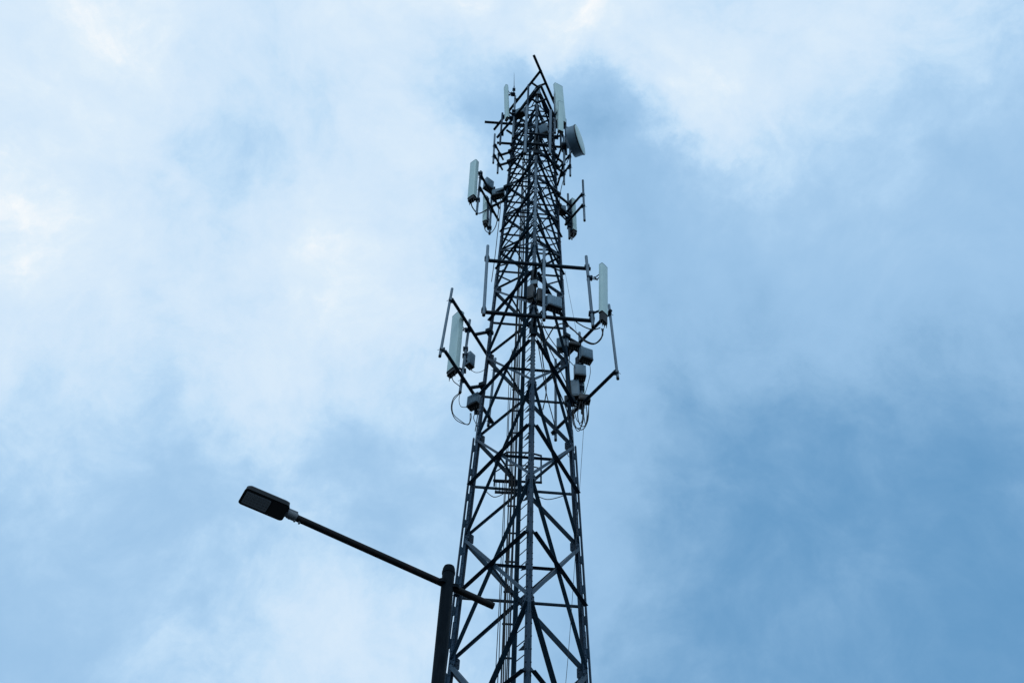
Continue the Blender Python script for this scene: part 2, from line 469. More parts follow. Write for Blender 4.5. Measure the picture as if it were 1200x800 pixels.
# top ring and cap plate
for (a, b) in FACES:
    brace('top_strut', leg(a, TOP), leg(b, TOP), face_normal(a, b), 0.07, 'flat_out', 'steel', 0.03, 0.0)

# ------------------------------------------------------------------ ladder, cable ladder, feeders, rest platform inside the tower
lad = thing('ladder', 'steel climbing ladder with closely spaced rungs inside the tower', 'ladder', (0.5, 19.6, 0))
A0, B0 = V((0.385, 19.8, 0)), V((0.61, 19.45, 0))
dl = (B0 - A0).normalized()
nl = dl.cross(Z)
sh = Shape(); sh.angle(A0 + Z * 0.3, A0 + Z * 40.5, dl, nl, 0.085, 0.085, 0.012); obj('rail', sh, 'steel', lad)
sh = Shape(); sh.tube(B0 + Z * 0.3, B0 + Z * 40.5, 0.021, 8); obj('rail', sh, 'leg', lad)
rung_me = None
z = 0.6
while z < 40.3:
    if rung_me is None:
        sh = Shape(); sh.tube(A0 + dl * 0.01, B0, 0.013, 6)
        r0 = obj('rung', sh, 'leg', lad); rung_me = r0.data
        r0.location.z = z
    else:
        r = bpy.data.objects.new('rung', rung_me); COL.objects.link(r); r.parent = lad; r.location = (0, 0, z)
    z += 0.37
brk = None
z = 1.2
while z < 40.2:
    if brk is None:
        sh = Shape()
        sh.prism(B0 - nl * 0.012 - dl * 0.26, B0 + nl * 0.012 - dl * 0.26, [V((0, 0, 0)), dl * 0.3 + Z * 0.05, dl * 0.3 - Z * 0.14])
        sh.box(B0 + dl * 0.02, dl, nl, Z, 0.09, 0.07, 0.12)
        b0_ = obj('bracket', sh, 'rail', lad); brk = b0_.data; b0_.location.z = z
    else:
        r = bpy.data.objects.new('bracket', brk); COL.objects.link(r); r.parent = lad; r.location = (0, 0, z)
    z += 1.11

tray = thing('cable_ladder', 'narrow vertical cable ladder with feeder cables inside the tower behind the climbing ladder', 'cable tray', (0.17, 20.3, 0))
for x in (0.09, 0.25):
    sh = Shape(); sh.angle(V((x, 20.3, 0.3)), V((x, 20.3, 40)), V((1, 0, 0)), V((0, 1, 0)), 0.035, 0.05, 0.006); obj('rail', sh, 'steel', tray)
z = 0.9
rm = None
while z < 40:
    if rm is None:
        sh = Shape(); sh.box(V((0.235, 20.27, 0)), V((1, 0, 0)), V((0, 1, 0)), Z, 0.33, 0.03, 0.04)
        r0 = obj('crossbar', sh, 'steel', tray); rm = r0.data; r0.location.z = z
    else:
        r = bpy.data.objects.new('crossbar', rm); COL.objects.link(r); r.parent = tray; r.location = (0, 0, z)
    z += 0.92
for k, (x, y, rr, zt) in enumerate(((0.11, 20.23, .014, 39), (0.15, 20.22, .017, 41), (0.195, 20.23, .012, 36), (0.23, 20.22, .014, 34.5), (0.02, 20.36, .011, 27.0), (-0.02, 20.33, .010, 25.0))):
    pts = []
    z = 0.3
    while z < zt:
        pts.append((x + random.uniform(-.018, .018), y + random.uniform(-.02, .02), z)); z += 1.6
    sh = Shape(); sh.sweep(pts, rr, 6, 2)
    o = obj('feeder_cable', sh, 'cable', origin=(x, y, 0))
    tag(o, 'black feeder cable running up the cable ladder inside the tower', 'cable', 'feeder cables on the cable ladder')

pf = thing('rest_platform', 'small railed rest platform inside the tower beside the ladder', 'platform', (0.35, 20.65, 20.4))
fz = 20.42
sh = Shape()
sh.box(V((0.02, 20.55, fz)), V((1, 0, 0)), V((0, 1, 0)), Z, 0.62, 0.06, 0.06); sh.box(V((0.02, 21.0, fz)), V((1, 0, 0)), V((0, 1, 0)), Z, 0.62, 0.06, 0.06)
obj('floor_frame', sh, 'steel', pf)
for k in range(7):
    sh = Shape(); sh.box(V((-0.26 + k * 0.095, 20.775, fz + .005)), V((1, 0, 0)), V((0, 1, 0)), Z, 0.022, 0.5, 0.03); obj('grating_bar', sh, 'plate', pf)
for x, y in ((-0.31, 20.72), (0.0, 20.42), (0.98, 20.5), (0.66, 20.4)):
    sh = Shape(); sh.tube((x, y, fz - .03), (x, y, fz + 1.02), 0.024, 8); obj('post', sh, 'steel', pf)
for pts in (((-0.31, 20.72), (0.0, 20.42), (0.66, 20.4), (0.98, 20.5)),):
    for zz, rr in ((fz + 1.0, .028), (fz + .5, .018)):
        sh = Shape(); sh.sweep([(x, y, zz) for x, y in pts], rr, 8, 1); obj('guard_rail', sh, 'rail', pf)
sh = Shape(); sh.box(V((0.33, 20.5, fz - .02)), V((1, 0, 0)), V((0, 1, 0)), Z, 1.36, 0.05, 0.05); obj('support_beam', sh, 'rail', pf)
sh = Shape(); sh.box(V((0.22, 20.7, fz + .1)), V((1, 0, 0)), V((0, 1, 0)), Z, 0.2, 0.16, 0.16, .02); obj('cable_box', sh, 'black', pf)

# ------------------------------------------------------------------ antenna mounts
def clamp(sh, p, d, s=0.1): # two-bolt saddle clamp
    x, y = perp(d)
    sh.box(p, x, y, d, s * 1.9, s * 1.8, s * 0.8)
    for k in (-1, 1):
        sh.tube(p + x * k * s * .62 - y * s * 1.25, p + x * k * s * .62 + y * s * 1.25, 0.009, 5)

def mount(label, l, ex, zr, rails, ends, pipes, arms, rail_r=0.055, pipe_r=0.045, pipe_mat='bright', group='antenna mounts on the tower'):
    """rails: z list; ends: (t0,t1); pipes: (t_bottom, t_top, z0, z1); arms: (t, z) each a standoff to the leg"""
    base = at(l, ex, 0, min(rails), zr)
    th = thing('antenna_mount', label, 'antenna mount', base, group)
    for z in rails:
        sh = Shape(); sh.tube(at(l, ex, ends[0], z, zr), at(l, ex, ends[1], z, zr), rail_r, 12); obj('rail', sh, 'rail', th)
    for (tb, tt, z0, z1) in pipes:
        r = radial(l) * (rail_r + pipe_r)
        p0, p1 = at(l, ex, tb, z0, zr) + r, at(l, ex, tt, z1, zr) + r
        sh = Shape(); sh.tube(p0, p1, pipe_r, 12); pp = obj('pipe', sh, pipe_mat, th)
        u = (p1 - p0).normalized()
        sh = Shape(); sh.tube(p0 - u * .012, p0 + u * .05, pipe_r * 1.06, 12); obj('hollow_shade_cap', sh, 'black', pp)  # black cap painted as the shade in and under a hollow pipe
        for z in rails:
            if z0 < z < z1:
                c = p0 + (p1 - p0) * ((z - z0) / (z1 - z0))
                sh = Shape(); clamp(sh, c - r * .5, Z, 0.085)
                for k in (-1, 1): sh.tube(c + tang(l) * .05 * k - r * 1.6 , c + tang(l) * .05 * k + r * .9, .009, 5)
                obj('clamp', sh, pipe_mat, th)
    for (t, z) in arms:
        p1 = at(l, ex, t, z, zr)
        p0 = leg(l, z, 0.02) + tang(l) * t * .15
        u = (p1 - p0).normalized()
        sh = Shape()
        sh.box((p0 + p1) / 2, u, u.cross(Z).normalized(), u.cross(Z).normalized().cross(u), (p1 - p0).length, 0.075, 0.085)
        obj('standoff_arm', sh, 'rail', th)
        sh = Shape(); sh.box(leg(l, z, -0.03), radial(l), tang(l), UPL, 0.2, 0.24, 0.16, 0.008); obj('leg_clamp', sh, 'rail', th)
        if l == 'N': sh = Shape(); sh.box(leg(l, z, .06), radial(l), tang(l), UPL, .12, .17, .75, .01); obj('clamp_plate', sh, 'rail', th)
    return th

mount('wide two-rail mount across the near leg at mid tower, antenna at its right end', 'N', .6, 26, (27.2, 24.57), (-1.55, 1.72),
      [(-1.5, -1.55, 24.28, 27.85), (.25, .24, 24.28, 27.95), (1.68, 1.58, 24.15, 27.72)], [(0, 27.2), (0, 24.57)], 0.06, 0.048)
mount('wide two-rail mount reaching out left of the tower at mid height', 'L', .52, 26, (27.12, 24.5), (-1.6, 1.72),
      [(1.82, 1.62, 24.2, 27.85), (.47, .32, 23.95, 27.7), (-1.44, -1.62, 24.3, 27.8)], [(.1, 27.12), (.1, 24.5)], 0.055, 0.045)
mount('wide two-rail mount right of the tower at mid height with crowded radios', 'R', .52, 26, (27.18, 24.2), (-1.75, 1.5),
      [(-1.7, -1.55, 23.95, 27.75), (0.05, 0.05, 23.95, 27.9), (1.45, 1.42, 23.9, 27.8)], [(0, 27.18), (0, 24.2)], 0.055, 0.045)
mount('short mount on the left leg holding two panel antennas in the upper third', 'L', .7, 35, (36.1, 35.2), (-.75, .95),
      [(.8, .83, 33.5, 36.65), (-.28, -.2, 33.65, 36.3)], [(-.05, 36.1), (-.05, 35.2)], 0.05, 0.045)
mount('short V-shaped mount on the right leg in the upper third with a bare outer pipe', 'R', .8, 35, (35.92, 35.1), (-.62, .55),
      [(-.55, -.57, 34.1, 37.1), (.42, .44, 34.05, 37.4)], [(.1, 35.92), (.1, 35.1)], 0.048, 0.045)
mount('small mount with short pipes on the left leg below the top frame', 'L', .5, 38.5, (38.95, 38.1), (-.2, .62),
      [(.47, .55, 37.65, 40.0), (.05, .09, 37.5, 39.0)], [(.05, 38.95), (.05, 38.1)], 0.042, 0.04)
mount('small mount with a short pipe on the right leg under the round dish', 'R', .5, 38.5, (38.9, 38.05), (-.45, .4),
      [(-.3, -.34, 37.4, 39.9), (.12, .12, 37.3, 39.2)], [(.05, 38.9), (.05, 38.05)], 0.042, 0.04)
mount('small H-shaped mount with two pale pipes across the near leg near the top', 'N', .4, 37, (36.85, 36.05), (-.55, .62),
      [(-.46, -.45, 35.05, 38.95), (.48, .52, 35.15, 38.8)], [(0, 36.85), (0, 36.05)], 0.045, 0.052)

# triangular top frame: one two-rail side frame for every face of the tower
def top_frame(label, up_, lo_, pipes):
    th = thing('antenna_mount', label, 'antenna mount', AX + (V((*up_[0], 0)) + V((*up_[1], 0))) / 2 + Z * 40.5, 'side frames round the tower top')
    for (a, b), z, r in ((up_, 42.15, .058), (lo_, 40.5, .055)):
        sh = Shape(); sh.tube(AX + V((*a, z)), AX + V((*b, z)), r, 12); obj('rail', sh, 'rail', th)
    a, b = V((*up_[0], 0)), V((*up_[1], 0))
    u = (b - a).normalized()
    n = V((u.y, -u.x, 0))
    if n.dot(a) < 0: n = -n
    for s, z0, z1, m in pipes:
        p = AX + a + (b - a) * s + n * .1
        sh = Shape(); sh.tube(p + Z * z0, p + Z * z1, .044, 10); pp = obj('pipe', sh, m, th)
        sh = Shape(); sh.tube(p + Z * (z0 - .012), p + Z * (z0 + .05), .047, 10); obj('hollow_shade_cap', sh, 'black', pp)  # black piece stands for shade at the hollow pipe bottom
        for z in (42.15, 40.5):
            if z0 < z < z1:
                sh = Shape(); clamp(sh, p - n * .05 + Z * z, Z, .085); obj('clamp', sh, 'leg', th)
    # standoffs to the two nearest legs
    for l in 'LRN':
        q = leg(l, 42.0); q.z = 0
        rel = q - AX
        d = n.dot(a) - n.dot(rel)
        if 0 < d < .8:
            for z in (42.15, 40.5):
                p0 = leg(l, z); p1 = p0 + n * (n.dot(a) - n.dot(p0 - AX))
                sh = Shape(); sh.box((p0 + p1) / 2, n, u, Z, (p1 - p0).length, .07, .08); obj('standoff_arm', sh, 'rail', th)
    return th
top_frame('left side frame of the tower top, its rails ending left of the legs', ((.17, -1.76), (-1.79, 1.17)), ((.12, -1.76), (-1.6, .68)), [(.22, 39.0, 41.9, 'leg'), (.505, 38.6, 42.5, 'bright'), (.78, 39.5, 42.4, 'leg')])
top_frame('right side frame of the tower top, its upper rail poking highest into the sky', ((-.18, -2.41), (1.5, 1.15)), ((.16, -1.82), (1.45, .9)), [(.55, 38.9, 42.6, 'bright'), (.72, 39.0, 42.7, 'leg'), (.88, 39.3, 42.5, 'leg')])
top_frame('rear side frame of the tower top, its rail jutting out far left', ((-2.22, .81), (1.7, .93)), ((-1.6, .93), (1.5, 1.0)), [(.35, 39.3, 42.6, 'leg'), (.62, 39.3, 42.6, 'leg')])

# ------------------------------------------------------------------ panel antennas
def frame_of(top, bot, face):
    u = (V(top) - V(bot)).normalized()
    f = V((face[0], face[1], 0)).normalized()
    f = (f - u * f.dot(u)).normalized()
    return u, f, u.cross(f).normalized()

def antenna(label, top, bot, w, d, face, pipe, group='panel antennas', n_conn=6, boot=0.0):
    top, bot = V(top), V(bot)
    u, f, s = frame_of(top, bot, face)
    th = thing('panel_antenna', label, 'antenna', bot, group)
    prof = []
    # flat back, gently bowed front, rounded corners
    hw, hd = w / 2, d / 2
    pts = [(-hw * .92, -hd), (hw * .92, -hd), (hw, -hd * .7), (hw, hd * .5), (hw * .97, hd * .78), (hw * .86, hd * .93), (hw * .4, hd), (-hw * .4, hd), (-hw * .86, hd * .93), (-hw * .97, hd * .78), (-hw, hd * .5), (-hw, -hd * .7)]
    prof = [s * a + f * b for a, b in pts]
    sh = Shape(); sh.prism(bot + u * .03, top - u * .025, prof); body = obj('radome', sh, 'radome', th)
    sh = Shape(); sh.prism(top - u * .027, top, [p * 1.015 for p in prof]); obj('top_cap', sh, 'radio', body)
    sh = Shape(); sh.prism(bot, bot + u * .034, [p * 1.03 for p in prof])
    if boot: sh.prism(bot - u * boot, bot + u * .002, [p * .9 for p in prof])
    cap = obj('bottom_plate', sh, 'black', th)
    for k in range(n_conn):
        a = (k - (n_conn - 1) / 2) * w * .8 / max(n_conn - 1, 1)
        b = hd * (.3 if k % 2 else -.3)
        sh = Shape(); q = bot + s * a + f * b - u * boot
        sh.tube(q + u * .01, q - u * .07, .017, 8); sh.tube(q - u * .07, q - u * .16, .011, 6)
        obj('connector', sh, 'black', cap)
    H = (top - bot).length
    sh = Shape(); sh.box((top + bot) / 2 - f * (hd + .012), s, f, u, w * .62, .03, H * .96); obj('back_tray', sh, 'leg', body)
    for k, hh in enumerate((.12, .85)):
        q = bot + u * H * hh - f * hd
        pz = V((pipe[0], pipe[1], q.z))
        sh = Shape()
        if k == 0:
            sh.box((q + pz) / 2, (pz - q).normalized(), s, u, (pz - q).length, .05, .05)
        else:
            mid = (q + pz) / 2 - Z * .12
            for o in (-.045, .045):
                sh.tube(q + s * o, mid + s * o, .018, 6); sh.tube(mid + s * o, pz + s * o, .018, 6)
            sh.tube(mid - s * .08, mid + s * .08, .022, 6)
        clamp(sh, pz, Z, .09)
        sh.box(q + f * .005 - f * .03, s, f, u, w * .6, .03, .09)
        obj('bracket', sh, 'leg', th)
    return th

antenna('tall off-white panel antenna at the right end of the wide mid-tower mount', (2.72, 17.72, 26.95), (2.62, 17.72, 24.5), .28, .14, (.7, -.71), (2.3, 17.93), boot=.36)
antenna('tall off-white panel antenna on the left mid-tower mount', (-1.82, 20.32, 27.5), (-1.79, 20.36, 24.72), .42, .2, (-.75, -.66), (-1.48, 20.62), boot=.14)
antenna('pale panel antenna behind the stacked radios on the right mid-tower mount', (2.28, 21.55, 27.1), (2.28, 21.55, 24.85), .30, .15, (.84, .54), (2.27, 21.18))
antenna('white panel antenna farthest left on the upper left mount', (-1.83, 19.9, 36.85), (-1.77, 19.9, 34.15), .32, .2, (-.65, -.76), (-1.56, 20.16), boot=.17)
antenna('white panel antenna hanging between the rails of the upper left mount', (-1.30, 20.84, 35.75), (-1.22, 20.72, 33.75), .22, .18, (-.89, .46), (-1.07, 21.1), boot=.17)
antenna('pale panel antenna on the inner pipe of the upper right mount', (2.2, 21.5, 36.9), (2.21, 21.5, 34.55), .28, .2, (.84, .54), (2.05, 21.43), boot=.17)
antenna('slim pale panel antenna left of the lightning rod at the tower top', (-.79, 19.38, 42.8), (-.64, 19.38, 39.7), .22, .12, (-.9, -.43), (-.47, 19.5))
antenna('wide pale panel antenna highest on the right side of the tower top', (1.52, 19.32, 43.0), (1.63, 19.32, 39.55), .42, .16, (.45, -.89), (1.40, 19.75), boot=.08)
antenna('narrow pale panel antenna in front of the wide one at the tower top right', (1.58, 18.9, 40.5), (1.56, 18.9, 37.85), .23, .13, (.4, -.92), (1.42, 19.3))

# ------------------------------------------------------------------ remote radio units
def radio(label, c, w, d, h, face, tilt=0.0, pipe=None, group='remote radio boxes', mat='radio'):
    c = V(c)
    f = V((face[0], face[1], 0)).normalized()
    s = Z.cross(f).normalized()
    R = Matrix.Rotation(math.radians(tilt), 3, s)
    u = R @ Z; f = R @ f
    th = thing('radio_unit', label, 'radio unit', c - u * h / 2, group)
    sh = Shape(); sh.box(c, s, f, u, w, d * .6, h, .018); body = obj('housing', sh, mat, th)
    sh = Shape()
    nf = 9
    for k in range(nf):
        sh.box(c - f * d * .42 + s * (k - (nf - 1) / 2) * w * .9 / nf, s, f, u, w * .035, d * .28, h * .9)
    obj('heat_sink_fins', sh, 'radiodark', body, kind='stuff')
    sh = Shape(); sh.box(c + f * d * .335, s, f, u, w * .86, d * .06, h * .86, .008); obj('front_cover', sh, mat, body)
    sh = Shape()
    for k in range(6): sh.box(c + f * d * .375 + s * (k - 2.5) * w * .13, s, f, u, w * .03, d * .05, h * .7)
    obj('front_ribs', sh, mat, body, kind='stuff')
    sh = Shape(); sh.box(c - u * (h / 2 + .012) - f * d * .1, s, f, u, w * .99, d * .88, .03); plate = obj('connector_shade_plate', sh, 'black', body)  # holds the connectors; black and widened to paint the whole underside's shade
    for k in range(4):
        q = c - u * (h / 2 + .02) + s * (k - 1.5) * w * .2
        sh = Shape(); sh.tube(q, q - u * .07, .017, 8); sh.tube(q - u * .07, q - u * .15, .010, 6); obj('connector', sh, 'black', plate)
    sh = Shape()
    hp = c + u * (h / 2)
    sh.sweep([hp - s * w * .3, hp - s * w * .3 + u * .05, hp + s * w * .3 + u * .05, hp + s * w * .3], .012, 6, 2)
    obj('handle', sh, 'radiodark', body)
    if pipe:
        q = c - f * d * .5
        pz = V((pipe[0], pipe[1], c.z))
        for k in (-.28, .28):
            sh = Shape()
            a, b = q + u * h * k, pz + Z * h * k
            if (a - b).length > .02: sh.box((a + b) / 2, (b - a).normalized(), s, u, (b - a).length, .09, .04)
            clamp(sh, b, Z, .085)
            obj('bracket', sh, 'leg', th)
    return th

radio('grey radio box on the centre pipe of the wide mid-tower mount', (1.2, 17.92, 25.22), .46, .28, .5, (.35, -.94), 0, (.93, 18.0), mat='radio')
radio('dark upright radio box against the near leg at mid tower, left of two', (.50, 18.12, 25.95), .2, .2, .62, (-.4, -.9), 0, (.62, 18.35), mat='radiodark')
radio('dark upright radio box against the near leg at mid tower, right of two', (.80, 18.16, 25.85), .22, .24, .62, (.3, -.95), 0, (.93, 18.1), mat='radiodark')
radio('small grey box clamped on the near leg just above the upper mid-tower radios', (.60, 18.2, 26.55), .22, .16, .22, (-.3, -.95), 0, (.6, 18.45))
radio('light upright radio box beside the panel antenna on the left mid-tower mount', (-1.30, 20.92, 25.95), .26, .24, .60, (.75, -.66), 0, (-1.48, 20.62))
radio('light blue-grey radio box low on the left mid-tower mount with looping cables', (-1.10, 21.12, 24.25), .42, .3, .44, (-.6, -.8), 0, (-1.0, 21.5))
radio('light square radio box highest of the right mid-tower radios, against the tower leg', (1.68, 20.9, 26.95), .40, .28, .52, (-.3, -.95), 0, (1.85, 21.2))
radio('grey radio box sticking out farthest right of the mid-tower radios', (2.42, 20.78, 26.3), .42, .32, .5, (.35, -.94), 0, (2.27, 21.16))
radio('pale radio box in the middle of the right mid-tower stack', (2.2, 20.82, 25.5), .38, .3, .5, (.1, -.99), 0, (2.27, 21.16))
radio('narrow pale box lowest in the right mid-tower stack', (2.0, 20.95, 24.8), .36, .24, .75, (-.2, -.98), 0, (2.27, 21.16))
radio('dark flat box beside the highest light box of the right mid-tower radios', (2.05, 20.85, 26.85), .36, .3, .12, (.2, -.98), 0, (2.27, 21.16), mat='radiodark')
radio('dark junction box on the lower rail under the right mid-tower stack', (2.32, 20.95, 24.4), .38, .26, .24, (.1, -.99), 0, (2.27, 21.16), mat='radiodark')
radio('dark box against the tower leg left of the lower right rail', (1.86, 21.0, 24.35), .3, .26, .3, (-.2, -.98), 0, (2.2, 21.2), mat='radiodark')
radio('light-topped radio box behind the second panel of the upper left mount', (-1.23, 20.8, 36.75), .38, .3, .62, (.6, -.8), 0, (-1.05, 21.1))
radio('long radio box between the upper left mount and the tower leg', (-.82, 20.85, 36.2), .52, .3, .42, (-.3, -.95), 0, (-.95, 21.12))
radio('grey radio box between the upper right mount and the tower leg', (1.66, 20.95, 35.35), .46, .28, .4, (.1, -.99), 0, (1.98, 21.42))
radio('light tilted box inside the tower head behind the H-shaped mount', (.86, 18.75, 37.75), .34, .18, .42, (-.5, -.86), 25, (.9, 19.0))
radio('radio box with pale top beside the lightning rod on the left of the tower head', (-.10, 19.55, 40.75), .4, .28, .5, (-.5, -.86), 0, (-.38, 19.6))
radio('small grey box at the very top of the near leg', (.60, 19.0, 41.6), .26, .16, .5, (0, -1), 0, (.6, 19.15))

# ------------------------------------------------------------------ microwave dish with drum shroud
DC = V((2.17, 19.15, 37.62))
da = V((math.cos(math.radians(-24)), math.sin(math.radians(-24)), 0.0))
dish = thing('microwave_dish', 'round drum-shaped microwave dish on the right of the tower head', 'dish', DC - da * .3, None)
Rd = .62
sh = Shape(); sh.lathe(DC, da, [(-.36, 0), (-.36, .16), (-.30, .3), (-.2, Rd * .97), (-.18, Rd), (.19, Rd), (.19, Rd * .985), (.15, Rd * .985)], 40); drum = obj('drum', sh, 'radio', dish)
sh = Shape(); sh.lathe(DC, da, [(.165, Rd * .98), (.205, Rd * .985), (.225, Rd * .9), (.24, Rd * .5), (.245, 0)], 40); obj('radome', sh, 'radome', drum)
sh = Shape(); sh.lathe(DC, da, [(.155, Rd * 1.0), (.155, Rd * 1.03), (.2, Rd * 1.03), (.2, Rd * 1.0)], 40); obj('rim', sh, 'radiodark', drum)
sh = Shape()
hub = DC - da * .36
sp = V((1.74, 19.5, DC.z))
sh.tube(hub + da * .05, hub - da * .14, .1, 14); sh.box((hub - da * .14 + sp) / 2, (sp - hub + da * .14).normalized(), Z.cross(da), Z, (sp - hub + da * .14).length + .02, .12, .26)
clamp(sh, sp + Z * .1, Z, .1); clamp(sh, sp - Z * .1, Z, .1)
obj('mount_bracket', sh, 'rail', dish)
sh = Shape(); sh.tube(sp - Z * 1.3, sp + Z * 1.0, .05, 12); obj('mount_pipe', sh, 'bright', dish)
sh = Shape()
for z in (-1.0, .7):
    a = sp + Z * z; b = leg('R', a.z, .0)
    sh.box((a + b) / 2, (b - a).normalized(), (b - a).normalized().cross(Z).normalized(), Z, (b - a).length, .07, .07)
obj('standoff_arm', sh, 'rail', dish)
sh = Shape(); sh.tube(DC - da * .1 + V((0, 0, -Rd * .8)), sp + V((.1, .1, -1.0)), .018, 8); obj('side_strut', sh, 'rail', dish)

# ------------------------------------------------------------------ lightning rod
lr = thing('lightning_rod', 'thin pointed lightning rod on a pipe at the upper left of the tower head', 'lightning rod', (-.44, 19.6, 42.35), None)
sh = Shape(); sh.tube((-.43, 19.6, 42.35), (-.43, 19.6, 43.35), .024, 8); obj('holder', sh, 'leg', lr)
sh = Shape(); sh.tube((-.43, 19.6, 43.3), (-.47, 19.6, 44.75), .014, 6, .004); obj('spike', sh, 'rail', lr)
sh = Shape(); clamp(sh, V((-.43, 19.6, 42.5)), Z, .08); clamp(sh, V((-.43, 19.6, 43.0)), Z, .07); obj('clamp', sh, 'leg', lr)


